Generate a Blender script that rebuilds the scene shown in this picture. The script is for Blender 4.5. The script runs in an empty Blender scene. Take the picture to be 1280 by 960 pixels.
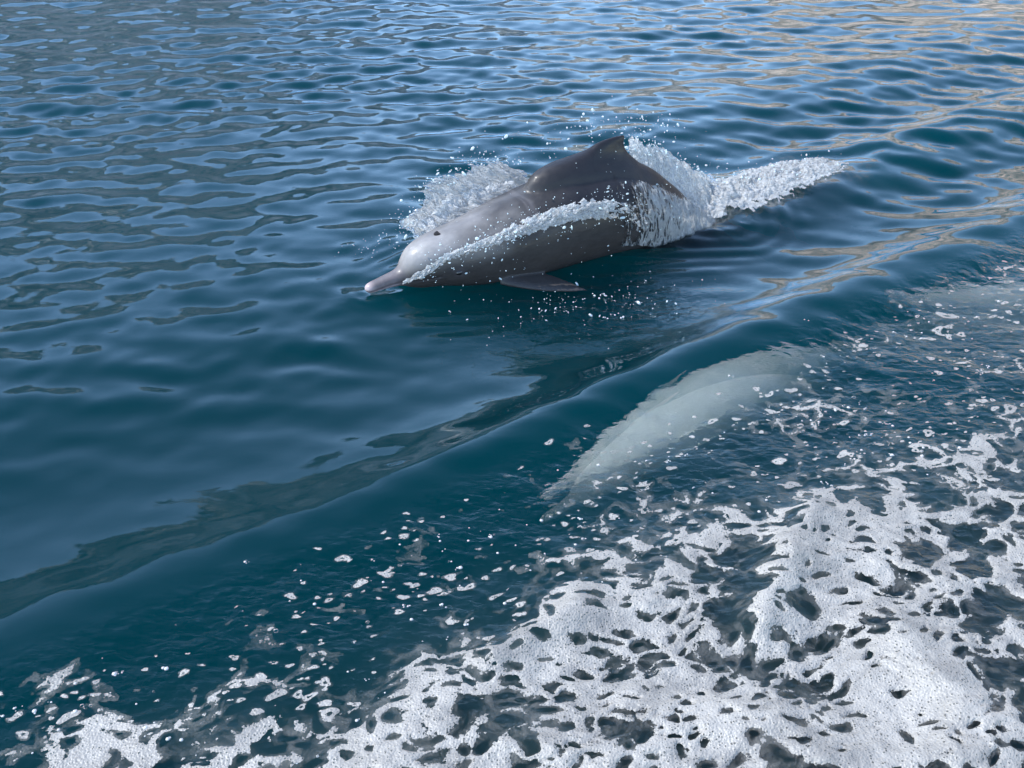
import bpy, bmesh, math
import numpy as np
from mathutils import Vector

# ---------------------------------------------------------------- camera, sky, sun, exposure
scn = bpy.context.scene
col = scn.collection
cam_data = bpy.data.cameras.new("camera")
cam = bpy.data.objects.new("camera", cam_data)
col.objects.link(cam)
cam.location = (0, 0, 2.1)
cam.rotation_euler = (math.radians(90 - 32), 0, 0)
cam_data.sensor_width = 36
cam_data.lens = 36 * 1372 / 1280
cam_data.clip_start = 0.05
cam_data.clip_end = 5000
scn.camera = cam

SUN_ELEV, SUN_AZ = 50, -82            # degrees; azimuth from +Y (ahead of the boat rail), negative to the left
world = bpy.data.worlds.new("World")
scn.world = world
world.use_nodes = True
wn = world.node_tree.nodes
sky = wn.new("ShaderNodeTexSky")
sky.sky_type = 'NISHITA'
sky.sun_disc = False
sky.sun_elevation = math.radians(SUN_ELEV)
sky.sun_rotation = math.radians(SUN_AZ)
sky.air_density = 1.0
sky.dust_density = 0.0
sky.ozone_density = 1.3
bg = wn["Background"]
bg.inputs["Strength"].default_value = 0.15
world.node_tree.links.new(sky.outputs[0], bg.inputs[0])

sun_data = bpy.data.lights.new("sun", 'SUN')
sun_data.energy = 2.0
sun_data.angle = math.radians(0.53)
sun_data.color = (1.0, 0.98, 0.935)
sun = bpy.data.objects.new("sun", sun_data)
col.objects.link(sun)
sd = Vector((math.sin(math.radians(SUN_AZ)) * math.cos(math.radians(SUN_ELEV)),
             math.cos(math.radians(SUN_AZ)) * math.cos(math.radians(SUN_ELEV)), math.sin(math.radians(SUN_ELEV))))
sun.rotation_euler = sd.to_track_quat('Z', 'Y').to_euler()
sun.location = sd * 30

scn.view_settings.view_transform = 'Standard'
scn.view_settings.look = 'None'
scn.view_settings.exposure = 1.6
scn.view_settings.gamma = 1.0
scn.view_settings.use_curve_mapping = False
scn.cycles.use_denoising = True
scn.cycles.max_bounces = 8
scn.cycles.glossy_bounces = 4
scn.cycles.transparent_max_bounces = 24
scn.cycles.volume_bounces = 0
scn.cycles.sample_clamp_indirect = 6.0

# ---------------------------------------------------------------- numeric fields (world metres)
def sstep(a, b, x):
    t = np.clip((x - a) / (b - a), 0, 1)
    return t * t * (3 - 2 * t)

_prng = np.random.default_rng(11)
_perm = _prng.permutation(256)
_perm = np.concatenate([_perm, _perm, _perm])
_grad = _prng.normal(size=(256, 3))
_grad /= np.linalg.norm(_grad, axis=1)[:, None]
_rand = _prng.random((256, 3))

def perlin(x, y, z=0.0):
    x, y, z = np.broadcast_arrays(np.asarray(x, float), np.asarray(y, float), np.asarray(z, float))
    xi, yi, zi = np.floor(x).astype(int), np.floor(y).astype(int), np.floor(z).astype(int)
    xf, yf, zf = x - xi, y - yi, z - zi
    u, v, w = [f * f * f * (f * (f * 6 - 15) + 10) for f in (xf, yf, zf)]
    def corner(i, j, k):
        g = _grad[_perm[_perm[_perm[(xi + i) & 255] + ((yi + j) & 255)] + ((zi + k) & 255)]]
        return g[..., 0] * (xf - i) + g[..., 1] * (yf - j) + g[..., 2] * (zf - k)
    def lx(j, k):
        a = corner(0, j, k)
        return a + u * (corner(1, j, k) - a)
    a0 = lx(0, 0); a0 = a0 + v * (lx(1, 0) - a0)
    if not np.any(zf):
        return a0 * 1.5
    a1 = lx(0, 1); a1 = a1 + v * (lx(1, 1) - a1)
    return (a0 + w * (a1 - a0)) * 1.5

def fbm(x, y, z=0.0, octaves=4, gain=0.5):
    s, a, f, n = 0.0, 1.0, 1.0, 0.0
    for o in range(octaves):
        s = s + a * perlin(x * f + 17.3 * o, y * f - 9.1 * o, z * f)
        n += a; a *= gain; f *= 2.03
    return s / n

def worley(x, y):
    """distances to the nearest and second nearest random cell point"""
    xi, yi = np.floor(x).astype(int), np.floor(y).astype(int)
    f1 = np.full(x.shape, 9.0); f2 = np.full(x.shape, 9.0)
    for i in (-1, 0, 1):
        for j in (-1, 0, 1):
            r = _rand[_perm[_perm[(xi + i) & 255] + ((yi + j) & 255)]]
            d = np.hypot(xi + i + r[..., 0] - x, yi + j + r[..., 1] - y)
            f2 = np.where(d < f1, f1, np.minimum(f2, d)); f1 = np.minimum(f1, d)
    return f1, f2

WU = np.array([0.803, 0.597])        # the boat's wake crests run along this direction
WN = np.array([-0.597, 0.803])       # across the crests, away from the boat

_wr = np.random.default_rng(5)
_NW = 60
_wl = np.geomspace(0.075, 1.7, _NW)
_wa = np.radians(105) + _wr.normal(size=_NW) * 0.52
_wp = _wr.random(_NW) * 2 * np.pi
_wsl = 0.060 * np.exp(-((np.log(_wl) - np.log(0.22)) / 0.78) ** 2)      # slope of each component

def wake_v(x, y):
    u = x * WU[0] + y * WU[1]
    v = x * WN[0] + y * WN[1]
    return u, v - 0.10 * sstep(1.6, -0.2, u) - 0.035 * perlin(u * 0.9 + 3.1, 0.5) - 0.018 * perlin(u * 2.3, 7.5)

def near_zone(x, y):
    """1 on the churned side of the inner wake crest (towards the boat)"""
    u, v = wake_v(x, y)
    return sstep(2.36, 2.20, v)

def foam_edge(x):
    return np.interp(x, [-2.4, -1.4, -.86, -.41, -.25, 0, .13, .37, .78, 1.15, 1.62, 2.2, 3.2],
                        [1.2, 1.40, 1.70, 1.83, 2.03, 2.18, 2.31, 2.53, 2.70, 2.83, 2.95, 3.3, 3.9])

def sea_height(x, y, spacing=None):
    u, v = wake_v(x, y)
    # inner and outer wake crests, steeper towards the boat
    def crest(v0, near, far, amp):
        d = v - v0
        w = np.where(d < 0, near, far)
        return amp * np.exp(-(d / w) ** 2)
    a1 = 0.082 * (0.34 + 0.70 * sstep(0.9, 2.6, u)) * (0.75 + 0.25 * sstep(4.6, 3.0, u))
    h = crest(2.42, 0.20, 0.17, a1)
    h += crest(3.38, 0.30, 0.24, 0.085 * sstep(2.6, 3.8, u)) - crest(3.85, 0.35, 0.3, 0.03 * sstep(2.6, 3.8, u))
    h -= crest(3.02, 0.50, 0.55, 0.046)
    h += crest(4.55, 0.4, 0.4, 0.03 * sstep(3.2, 5.0, u))
    # ripples of the open water
    calm = 1 - 0.66 * np.exp(-((v - 2.85) / 0.42) ** 2) * sstep(3.4, 2.0, u)
    calm *= 1 - 0.45 * near_zone(x, y)
    group = 0.72 + 0.55 * perlin(x * 0.55 + 4.2, y * 0.55 + 1.7)
    far = 0.52 + 0.46 * sstep(3.8, 6.5, y)
    r = 0.0
    for L, a, p, s in zip(_wl, _wa, _wp, _wsl):
        k = 2 * np.pi / L
        c = s / k * np.sin(k * (x * np.cos(a) + y * np.sin(a)) + p)
        if spacing is not None:
            c = c * sstep(0.5, 0.2, spacing / L)
        r = r + c
    h = h + r * calm * np.clip(group, 0.25, 1.3) * far
    # churned water on the boat's side
    nz = near_zone(x, y)
    wx = x + 0.05 * perlin(x * 5, y * 5, 3.3); wy = y + 0.05 * perlin(x * 5, y * 5, 8.3)
    h += nz * (0.016 * fbm(wx * 2.6, wy * 3.1, 0.4, 3) + 0.0042 * fbm(wx * 11, wy * 14, 0.7, 3))
    h += nz * 0.0022 * (1 - 2 * np.abs(perlin(wx * 16, wy * 24, 2.2)))
    d = foam_edge(x) - y
    thick = sstep(-0.1, 0.5, d)
    h += thick * 0.024 * (1 - 1.9 * np.abs(perlin(wx * 2.1 + 5, wy * 2.4 + 2, 5.5)))
    h += thick * 0.012 * fbm(wx * 7, wy * 9, 3.3, 3)
    # the broken crest lumps inside the foam
    for (ax, ay, bx, by, wd, am) in ((.90, 2.60, .66, 2.14, .07, .045), (1.0, 2.10, 1.09, 1.84, .07, .03), (.62, 1.74, 1.0, 1.70, .10, .022), (-.05, 2.02, .2, 2.2, .05, .03)):
        t = np.clip(((x - ax) * (bx - ax) + (y - ay) * (by - ay)) / ((bx - ax) ** 2 + (by - ay) ** 2), 0, 1)
        dd = np.hypot(x - ax - t * (bx - ax), y - ay - t * (by - ay))
        h += am * np.exp(-(dd / wd) ** 2)
    # ripples where the flipper and falling drops break the surface beside the dolphin
    m = np.exp(-(((x - 0.33) / 0.42) ** 2 + ((y - 4.0) / 0.26) ** 2) ** 1.5)
    h += m * (0.008 * perlin(wx * 11, wy * 15, 1.1) + 0.0036 * perlin(wx * 30, wy * 36, 4.1))
    # water pushed up and rippled along the dolphin's body
    sa = np.clip((x + .61) * .882 + (y - 4.06) * .471, 0, 1.75)
    off = np.hypot(x + .61 - sa * .882, y - 4.06 - sa * .471)
    rim = np.exp(-((off - np.interp(sa, [0, .2, .5, 1.75], [.03, .07, .17, .17])) / .07) ** 2)
    h += rim * (0.010 + 0.008 * perlin(wx * 10, wy * 12, 6.6) + 0.003 * perlin(wx * 26, wy * 30, 2.6))
    lag = off - .35 * sa                                        # spreading bow ripples
    h += 0.0022 * np.exp(-((off - .28) / .16) ** 2) * np.sin(lag * 2 * np.pi / .085) * sstep(0.0, .25, sa)
    # trough that the dolphin's tail leaves
    t = np.clip(((x - .85) * .93 + (y - 4.85) * .78) / (.93 ** 2 + .78 ** 2), 0, 1.05)
    dd = np.hypot(x - .85 - t * .93, y - 4.85 - t * .78)
    h -= 0.05 * np.exp(-(dd / 0.13) ** 2)
    # rings from falling drops
    for (cx, cy, rad) in ((-.02, 3.13, .16), (-.42, 2.74, .07), (-1.05, 2.36, .06), (.05, 3.32, .22), (-.62, 2.58, .05), (-.15, 2.9, .08)):
        q = np.hypot(x - cx, (y - cy))
        h += 0.00022 * np.exp(-((q - rad) / 0.035) ** 2) * np.sin(q * 2 * np.pi / 0.028)
    return h

def foam_density(x, y):
    """>0 where foam lies on the water, 1 where it is thick"""
    d = foam_edge(x) - y
    u, v = wake_v(x, y)
    wx = x + 0.10 * fbm(x * 3.1, y * 3.1, 1.3, 3) + 0.03 * perlin(x * 11, y * 11, 2.9)
    wy = y + 0.10 * fbm(x * 3.1, y * 3.1, 6.7, 3) + 0.03 * perlin(x * 11, y * 11, 5.1)
    su = wx * .96 + wy * .28; sv = -wx * .28 + wy * .96
    f1, f2 = worley(su * 5.2, sv * 7.5)
    lace = 1 - (f2 - f1) / 0.42
    f1b, f2b = worley(su * 13 + 3, sv * 19 + 8)
    lace2 = 1 - (f2b - f1b) / 0.42
    n = fbm(wx * 2.3 + 8, wy * 3.0, 0.9, 3)
    su = su + 0.013 * fbm(x * 34, y * 34, 1.7, 2); sv = sv + 0.013 * fbm(x * 34, y * 34, 8.7, 2)
    f1, f2 = worley(su * 5.2, sv * 7.5); f1b, f2b = worley(su * 13 + 3, sv * 19 + 8)
    f1d, f2d = worley(su * 27 + 2, sv * 36 + 4)
    f1c, f2c = worley(su * 2.6 + 5, sv * 3.6 + 1)
    hole = sstep(0.50, 0.12, f1) * sstep(-0.25, 0.2, perlin(su * 2.2, sv * 2.8, 3.7)) + 0.7 * sstep(0.38, 0.08, f1b)
    base = -0.10 * sstep(0.1, -0.5, x) - 0.63 + 0.92 * sstep(-0.30, 0.34, d) + 0.02 * sstep(0.5, 1.0, d) + 0.12 * sstep(0.9, 1.6, x)
    for (cx, cy, rx, ry, a) in ((-1.03, 1.86, .13, .14, .75), (-.98, 1.72, .1, .1, .75), (-.64, 1.95, .07, .12, .6), (-.75, 1.69, .22, .07, .75), (-1.2, 1.97, .15, .05, .5), (-.45, 2.0, .08, .05, .5),
                                (1.9, 2.05, .25, .12, -.7), (1.25, 1.95, .10, .05, -.8), (1.30, 1.78, .1, .06, -.8), (1.28, 2.1, .12, .05, -.5)):
        base = base + a * np.exp(-((x - cx) / rx) ** 2 - ((y - cy) / ry) ** 2)
    f = base + 0.95 * n + 0.34 * np.clip(lace, -1, 1) + 0.30 * np.clip(lace2, -1, 1) + 0.14 * (1 - (f2c - f1c) / 0.4) - 0.80 * hole - 0.34 * sstep(0.42, 0.10, f1d) * sstep(-.3, .3, perlin(x * 4, y * 5, 9.2))
    f = f - 0.26 * sstep(0.42, 0.10, f1c) + 0.52 * fbm(x * 13, y * 17, 4.9, 5, 0.62)
    for (ax, ay, bx, by, wd, am) in ((.90, 2.60, .66, 2.14, .05, .6), (1.0, 2.10, 1.09, 1.84, .06, .9), (.62, 1.74, 1.0, 1.70, .08, .3), (-.05, 2.02, .2, 2.2, .04, .4)):
        t = np.clip(((x - ax) * (bx - ax) + (y - ay) * (by - ay)) / ((bx - ax) ** 2 + (by - ay) ** 2), 0, 1)
        dd = np.hypot(wx - ax - t * (bx - ax), wy - ay - t * (by - ay))
        f = f + am * np.exp(-(dd / wd) ** 2)
    return f * sstep(2.4, 2.2, v) - (1 - sstep(2.4, 2.2, v))
# ---------------------------------------------------------------- helpers
def tag(o, label=None, cat=None, group=None, kind=None):
    if label: o["label"] = label
    if cat: o["category"] = cat
    if group: o["group"] = group
    if kind: o["kind"] = kind
    return o

def mesh_from_arrays(name, verts, faces, smooth=True):
    """verts (n,3); faces (m,3) or (m,4) integer array"""
    me = bpy.data.meshes.new(name)
    verts = np.ascontiguousarray(verts, np.float32); faces = np.ascontiguousarray(faces, np.int32)
    m, k = faces.shape
    me.vertices.add(len(verts)); me.vertices.foreach_set("co", verts.ravel())
    me.loops.add(m * k); me.loops.foreach_set("vertex_index", faces.ravel())
    me.polygons.add(m); me.polygons.foreach_set("loop_start", np.arange(0, m * k, k, dtype=np.int32))
    if smooth:
        me.polygons.foreach_set("use_smooth", np.ones(m, bool))
    me.update(calc_edges=True)
    return me

def float_attr(me, name, values):
    a = me.attributes.new(name, 'FLOAT', 'POINT')
    a.data.foreach_set("value", np.ascontiguousarray(values, np.float32))

def color_attr(me, name, rgb):
    a = me.attributes.new(name, 'FLOAT_COLOR', 'POINT')
    c = np.ones((len(rgb), 4), np.float32); c[:, :3] = rgb
    a.data.foreach_set("color", c.ravel())

def add_obj(name, me, mat, parent=None, loc=None):
    o = bpy.data.objects.new(name, me)
    if mat: me.materials.append(mat)
    col.objects.link(o)
    if parent: o.parent = parent
    if loc is not None: o.location = loc
    return o

def grid_faces(nu, nv):
    """quads of a (nu, nv) grid of vertices stored row by row"""
    i = np.arange(nu - 1)[:, None] * nv + np.arange(nv - 1)[None]
    i = i.ravel()
    return np.stack([i, i + 1, i + nv + 1, i + nv], 1)

class NT:
    """small wrapper to write shader trees"""
    def __init__(self, name):
        self.m = bpy.data.materials.new(name)
        self.m.use_nodes = True
        self.t = self.m.node_tree
        self.t.nodes.clear()
        self.out = self.t.nodes.new("ShaderNodeOutputMaterial")
    def n(self, kind, **kw):
        nd = self.t.nodes.new("ShaderNode" + kind)
        for k, v in kw.items():
            if k.startswith("i_"):
                self.set(nd.inputs[k[2:].replace("_", " ")], v)
            else:
                setattr(nd, k, v)
        return nd
    def set(self, sock, v):
        if isinstance(v, bpy.types.NodeSocket):
            self.t.links.new(v, sock)
        elif isinstance(v, bpy.types.Node):
            self.t.links.new(v.outputs[0], sock)
        else:
            sock.default_value = v
    def math(self, op, a, b=0.0, clamp=False):
        nd = self.n("Math", operation=op, use_clamp=clamp)
        self.set(nd.inputs[0], a); self.set(nd.inputs[1], b)
        return nd.outputs[0]
    def ramp(self, v, lo, hi, a=0.0, b=1.0):
        nd = self.n("MapRange", interpolation_type='SMOOTHSTEP')
        self.set(nd.inputs["Value"], v)
        for k, x in (("From Min", lo), ("From Max", hi), ("To Min", a), ("To Max", b)):
            nd.inputs[k].default_value = x
        return nd.outputs[0]
    def noise(self, scale, detail=2.0, rough=0.5, vec=None, distortion=0.0):
        nd = self.n("TexNoise")
        nd.inputs["Scale"].default_value = scale; nd.inputs["Detail"].default_value = detail
        nd.inputs["Roughness"].default_value = rough; nd.inputs["Distortion"].default_value = distortion
        if vec is not None: self.set(nd.inputs["Vector"], vec)
        return nd.outputs["Fac"]
    def pos(self):
        return self.n("NewGeometry").outputs["Position"]
    def obj_pos(self):
        return self.n("TexCoord").outputs["Object"]
    def bump(self, h, strength, dist, normal=None):
        nd = self.n("Bump"); nd.inputs["Strength"].default_value = strength; nd.inputs["Distance"].default_value = dist
        self.set(nd.inputs["Height"], h)
        if normal is not None: self.set(nd.inputs["Normal"], normal)
        return nd.outputs[0]
    def mix(self, fac, a, b):
        nd = self.n("MixShader"); self.set(nd.inputs[0], fac); self.set(nd.inputs[1], a); self.set(nd.inputs[2], b)
        return nd.outputs[0]
    def mixc(self, fac, a, b):
        nd = self.n("Mix", data_type='RGBA')
        self.set(nd.inputs[0], fac); self.set(nd.inputs[6], a); self.set(nd.inputs[7], b)
        return nd.outputs[2]
    def surf(self, s): self.set(self.out.inputs["Surface"], s)
    def vol(self, s): self.set(self.out.inputs["Volume"], s)

# ---------------------------------------------------------------- materials
def mat_sea():
    t = NT("sea_water")
    p = t.pos()
    mp = t.n("Mapping"); mp.inputs["Scale"].default_value = (1, 1.5, 1); t.set(mp.inputs["Vector"], p)
    fine = t.noise(24, 3.0, 0.5, mp.outputs[0], 0.4)
    at = t.n("Attribute", attribute_name="chop").outputs["Fac"]
    hgt = t.math('MULTIPLY', fine, at)
    nrm = t.bump(hgt, 1.0, 0.010)
    lw = t.n("LayerWeight"); lw.inputs["Blend"].default_value = 0.5; t.set(lw.inputs["Normal"], nrm)
    refl = t.math('ADD', t.math('MULTIPLY', t.math('POWER', lw.outputs["Facing"], 4.5), 1.42, True), 0.003)    # water: faint head-on, mirror at grazing angles
    gl = t.n("BsdfGlossy"); gl.inputs["Roughness"].default_value = 0.006; t.set(gl.inputs["Normal"], nrm)
    gl.inputs["Color"].default_value = (0.91, 0.97, 1.0, 1)
    tr = t.n("BsdfTransparent"); tr.inputs["Color"].default_value = (0.97, 0.985, 0.985, 1)
    rf = t.n("BsdfRefraction"); rf.inputs["IOR"].default_value = 1.22; rf.inputs["Roughness"].default_value = 0.0; t.set(rf.inputs["Normal"], nrm)
    through = t.mix(0.72, tr.outputs[0], rf.outputs[0])
    t.surf(t.mix(refl, through, gl.outputs[0]))
    sc = t.n("VolumeScatter"); sc.inputs["Color"].default_value = (0.002, 0.55, 0.77, 1); sc.inputs["Density"].default_value = 1.0
    sc.inputs["Anisotropy"].default_value = 0.0
    ab = t.n("VolumeAbsorption"); ab.inputs["Color"].default_value = (0.38, 0.54, 0.57, 1); ab.inputs["Density"].default_value = 1.9
    ad = t.n("AddShader"); t.set(ad.inputs[0], sc.outputs[0]); t.set(ad.inputs[1], ab.outputs[0])
    t.vol(ad.outputs[0])
    return t.m

def mat_foam():
    t = NT("foam")
    p = t.pos()
    dens = t.n("Attribute", attribute_name="foam").outputs["Fac"]
    thick = t.n("Attribute", attribute_name="thick").outputs["Fac"]
    vo = t.n("TexVoronoi", feature='F1'); vo.inputs["Scale"].default_value = 150; t.set(vo.inputs["Vector"], p)
    cellr = t.n("SeparateColor"); t.set(cellr.inputs[0], vo.outputs["Color"])
    vs = t.n("TexVoronoi", feature='F1'); vs.inputs["Scale"].default_value = 170; t.set(vs.inputs["Vector"], p)
    # the foam is made of bubbles: the denser it lies, the more cells are filled
    vb = t.n("TexVoronoi", feature='F1'); vb.inputs["Scale"].default_value = 62; t.set(vb.inputs["Vector"], p)
    cellb = t.n("SeparateColor"); t.set(cellb.inputs[0], vb.outputs["Color"])
    wisp = t.noise(24, 4, 0.62, p, 0.9)
    rnd = t.math('ADD', t.math('MULTIPLY', cellr.outputs[1], 0.34), t.math('MULTIPLY', cellb.outputs[1], 0.22))
    rnd = t.math('ADD', rnd, t.math('MULTIPLY', wisp, 0.62))
    cover = t.ramp(dens, -0.06, 0.60, 0.22, 1.06)
    a = t.ramp(t.math('SUBTRACT', cover, rnd), -0.03, 0.06)
    # open middle of the larger bubbles shows the water
    rad = t.math('MULTIPLY', t.math('SUBTRACT', cellr.outputs[0], 0.35, True), 0.72)
    inside = t.ramp(t.math('SUBTRACT', vo.outputs["Distance"], rad), -0.12, 0.06, 0.35, 1.0)
    alpha = t.math('MULTIPLY', a, inside)
    alpha = t.math('MULTIPLY', alpha, t.ramp(thick, 0.0, 0.6, 0.80, 1.0))
    # a thin film of the finest bubbles around the dense foam
    veil = t.math('MULTIPLY', t.ramp(dens, -0.55, 0.05, 0.0, 0.30), t.ramp(t.noise(9, 5, 0.7, p, 1.5), 0.35, 0.70))
    alpha = t.math('MAXIMUM', alpha, veil)
    h = t.math('ADD', t.math('MULTIPLY', vo.outputs["Distance"], -0.6), t.math('MULTIPLY', vs.outputs["Distance"], -0.25))
    h = t.math('ADD', h, t.math('MULTIPLY', t.noise(22, 4, 0.6, p), 0.9))
    nrm = t.bump(h, 0.6, 0.007)
    pb = t.n("BsdfPrincipled")
    t.set(pb.inputs["Base Color"], t.mixc(t.ramp(t.noise(7, 5, 0.68, p, 0.6), 0.32, 0.66), (0.27, 0.254, 0.232, 1), (0.42, 0.392, 0.350, 1)))
    pb.inputs["Roughness"].default_value = 0.45
    t.set(pb.inputs["Normal"], nrm)
    tl = t.n("BsdfTranslucent"); tl.inputs["Color"].default_value = (0.42, 0.39, 0.36, 1); t.set(tl.inputs["Normal"], nrm)
    body = t.mix(0.18, pb.outputs[0], tl.outputs[0])
    tr = t.n("BsdfTransparent")
    t.surf(t.mix(alpha, tr.outputs[0], body))
    return t.m

def mat_splash(name, white, hole, scale, web=0.55, rough=0.035, back=0.5):
    """thrown water: clear film broken by white aerated streaks"""
    t = NT(name)
    p = t.n("Attribute", attribute_name="flow").outputs["Vector"]
    edge = t.n("Attribute", attribute_name="cover").outputs["Fac"]
    n1 = t.noise(scale, 4, 0.65, p, 1.2)
    vo = t.n("TexVoronoi", feature='DISTANCE_TO_EDGE'); vo.inputs["Scale"].default_value = scale * 0.9
    wv = t.n("TexNoise"); wv.inputs["Scale"].default_value = scale * 0.6
    t.set(wv.inputs["Vector"], p)
    va = t.n("VectorMath", operation='MULTIPLY_ADD'); t.set(va.inputs[0], wv.outputs["Color"]); va.inputs[1].default_value = (0.03,) * 3; t.set(va.inputs[2], p)
    t.set(vo.inputs["Vector"], va.outputs[0])
    strand = t.ramp(vo.outputs["Distance"], 0.02, 0.16, 1.0, 0.0)
    w = t.math('ADD', t.math('MULTIPLY', strand, web), t.math('ADD', t.math('MULTIPLY', n1, 1.0 + 0.5 * (0.55 - web) / 0.55), 0.5 * (0.55 - web)))
    w = t.math('ADD', w, t.math('SUBTRACT', edge, 0.5))
    whiteness = t.ramp(w, white, white + 0.26)
    h = t.math('ADD', t.math('MULTIPLY', n1, 1.0), t.math('MULTIPLY', t.noise(scale * 3.2, 3, 0.6, p), 0.45))
    nrm = t.bump(h, 1.0, rough)
    pb = t.n("BsdfPrincipled")
    pb.inputs["Base Color"].default_value = (0.80, 0.80, 0.785, 1); pb.inputs["Roughness"].default_value = 0.22
    t.set(pb.inputs["Normal"], nrm)
    tl = t.n("BsdfTranslucent"); tl.inputs["Color"].default_value = (0.84, 0.84, 0.825, 1); t.set(tl.inputs["Normal"], nrm)
    wb = t.mix(back, pb.outputs[0], tl.outputs[0])
    tr = t.n("BsdfTransparent"); tr.inputs["Color"].default_value = (0.90, 0.95, 0.97, 1)
    gl = t.n("BsdfGlossy"); gl.inputs["Roughness"].default_value = 0.06; t.set(gl.inputs["Normal"], nrm)
    fr = t.n("Fresnel"); fr.inputs["IOR"].default_value = 1.45; t.set(fr.inputs["Normal"], nrm)
    film = t.mix(fr.outputs[0], tr.outputs[0], gl.outputs[0])
    body = t.mix(whiteness, film, wb)
    t0 = t.n("BsdfTransparent")
    alpha = t.ramp(w, hole, hole + 0.12)
    t.surf(t.mix(alpha, t0.outputs[0], body))
    return t.m

def mat_drop():
    t = NT("water_drop")
    pb = t.n("BsdfPrincipled"); pb.inputs["Base Color"].default_value = (0.80, 0.87, 0.87, 1); pb.inputs["Roughness"].default_value = 0.08
    tl = t.n("BsdfTranslucent"); tl.inputs["Color"].default_value = (0.84, 0.92, 0.92, 1)
    t.surf(t.mix(0.5, pb.outputs[0], tl.outputs[0]))
    return t.m

def mat_skin(name, pale=0.0):
    t = NT(name)
    op = t.n("Attribute", attribute_name="rest").outputs["Vector"]
    c = t.n("Attribute", attribute_name="skin").outputs["Color"]
    m1 = t.noise(7, 4, 0.6, op); m2 = t.noise(46, 3, 0.6, op)
    mp = t.n("Mapping"); mp.inputs["Scale"].default_value = (3, 40, 60); t.set(mp.inputs["Vector"], op)
    scr = t.ramp(t.noise(2.0, 3, 0.6, mp.outputs[0]), 0.66, 0.74)
    k = t.math('ADD', t.math('MULTIPLY', m1, 0.75), t.math('MULTIPLY', m2, 0.40))
    k = t.math('ADD', k, 0.42)
    k = t.math('ADD', k, t.math('MULTIPLY', scr, 0.35))
    cc = t.n("Mix", data_type='RGBA', blend_type='MULTIPLY'); cc.inputs[0].default_value = 1.0
    t.set(cc.inputs[6], c)
    comb = t.n("CombineColor"); [t.set(comb.inputs[i], k) for i in range(3)]
    t.set(cc.inputs[7], comb.outputs[0])
    pb = t.n("BsdfPrincipled"); t.set(pb.inputs["Base Color"], cc.outputs[2])
    t.set(pb.inputs["Roughness"], t.ramp(m2, 0.3, 0.7, 0.34, 0.50))
    pb.inputs["IOR"].default_value = 1.33
    pb.inputs["Coat Weight"].default_value = 0.05; pb.inputs["Coat Roughness"].default_value = 0.15
    film = t.noise(18, 3, 0.55, op)
    t.set(pb.inputs["Normal"], t.bump(t.math('ADD', film, t.math('MULTIPLY', m2, 0.3)), 0.35, 0.008))
    t.surf(pb.outputs[0])
    return t.m

def mat_plain(name, rgb, rough, coat=0.0):
    t = NT(name)
    pb = t.n("BsdfPrincipled")
    n = t.noise(60, 3, 0.6, t.obj_pos())
    t.set(pb.inputs["Base Color"], t.mixc(n, (*[v * 0.8 for v in rgb], 1), (*[v * 1.2 for v in rgb], 1)))
    pb.inputs["Roughness"].default_value = rough; pb.inputs["Coat Weight"].default_value = coat
    t.surf(pb.outputs[0])
    return t.m

def mat_hills():
    t = NT("hill_rock")
    p = t.pos()
    c = t.n("Attribute", attribute_name="rock").outputs["Color"]
    n = t.noise(0.045, 7, 0.70, p)
    k = t.ramp(n, 0.34, 0.66, 0.30, 1.55)  # strong contrast paints sunlit and shaded patches into the rock colour
    comb = t.n("CombineColor"); [t.set(comb.inputs[i], k) for i in range(3)]
    cc = t.n("Mix", data_type='RGBA', blend_type='MULTIPLY'); cc.inputs[0].default_value = 1.0
    t.set(cc.inputs[6], c); t.set(cc.inputs[7], comb.outputs[0])
    pb = t.n("BsdfPrincipled"); t.set(pb.inputs["Base Color"], cc.outputs[2]); pb.inputs["Roughness"].default_value = 0.95
    t.set(pb.inputs["Normal"], t.bump(n, 1.0, 14.0))
    t.surf(pb.outputs[0])
    return t.m

def mat_bubble_volume(name, density, rgb):
    t = NT(name)
    sc = t.n("VolumeScatter"); sc.inputs["Color"].default_value = (*rgb, 1); sc.inputs["Density"].default_value = density
    t.vol(sc.outputs[0])
    return t.m

def mat_bubbles():
    """small bubble rafts: frothy white with some clear bubbles"""
    t = NT("bubble_raft")
    rnd = t.n("NewGeometry").outputs["Random Per Island"]
    pb = t.n("BsdfPrincipled"); pb.inputs["Base Color"].default_value = (0.47, 0.46, 0.44, 1); pb.inputs["Roughness"].default_value = 0.25
    tr = t.n("BsdfTransparent"); gl = t.n("BsdfGlossy"); gl.inputs["Roughness"].default_value = 0.1
    lw = t.n("LayerWeight"); lw.inputs["Blend"].default_value = 0.35
    clear = t.mix(t.ramp(lw.outputs["Facing"], 0.2, 0.9), tr.outputs[0], pb.outputs[0])
    t.surf(t.mix(t.ramp(rnd, 0.22, 0.30), clear, pb.outputs[0]))
    return t.m

M_SEA, M_FOAM, M_DROP, M_BUBBLE = mat_sea(), mat_foam(), mat_drop(), mat_bubbles()

# ---------------------------------------------------------------- the sea: one closed body of water out to the horizon
def spaced(lo, hi, core_lo, core_hi, step, grow):
    c = list(np.arange(core_lo, core_hi, step))
    s = step; v = c[-1]
    while v < hi:
        s *= grow; v += s; c.append(v)
    s = step; v = c[0]
    while v > lo:
        s *= grow; v -= s; c.insert(0, v)
    return np.array(c)

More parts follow.
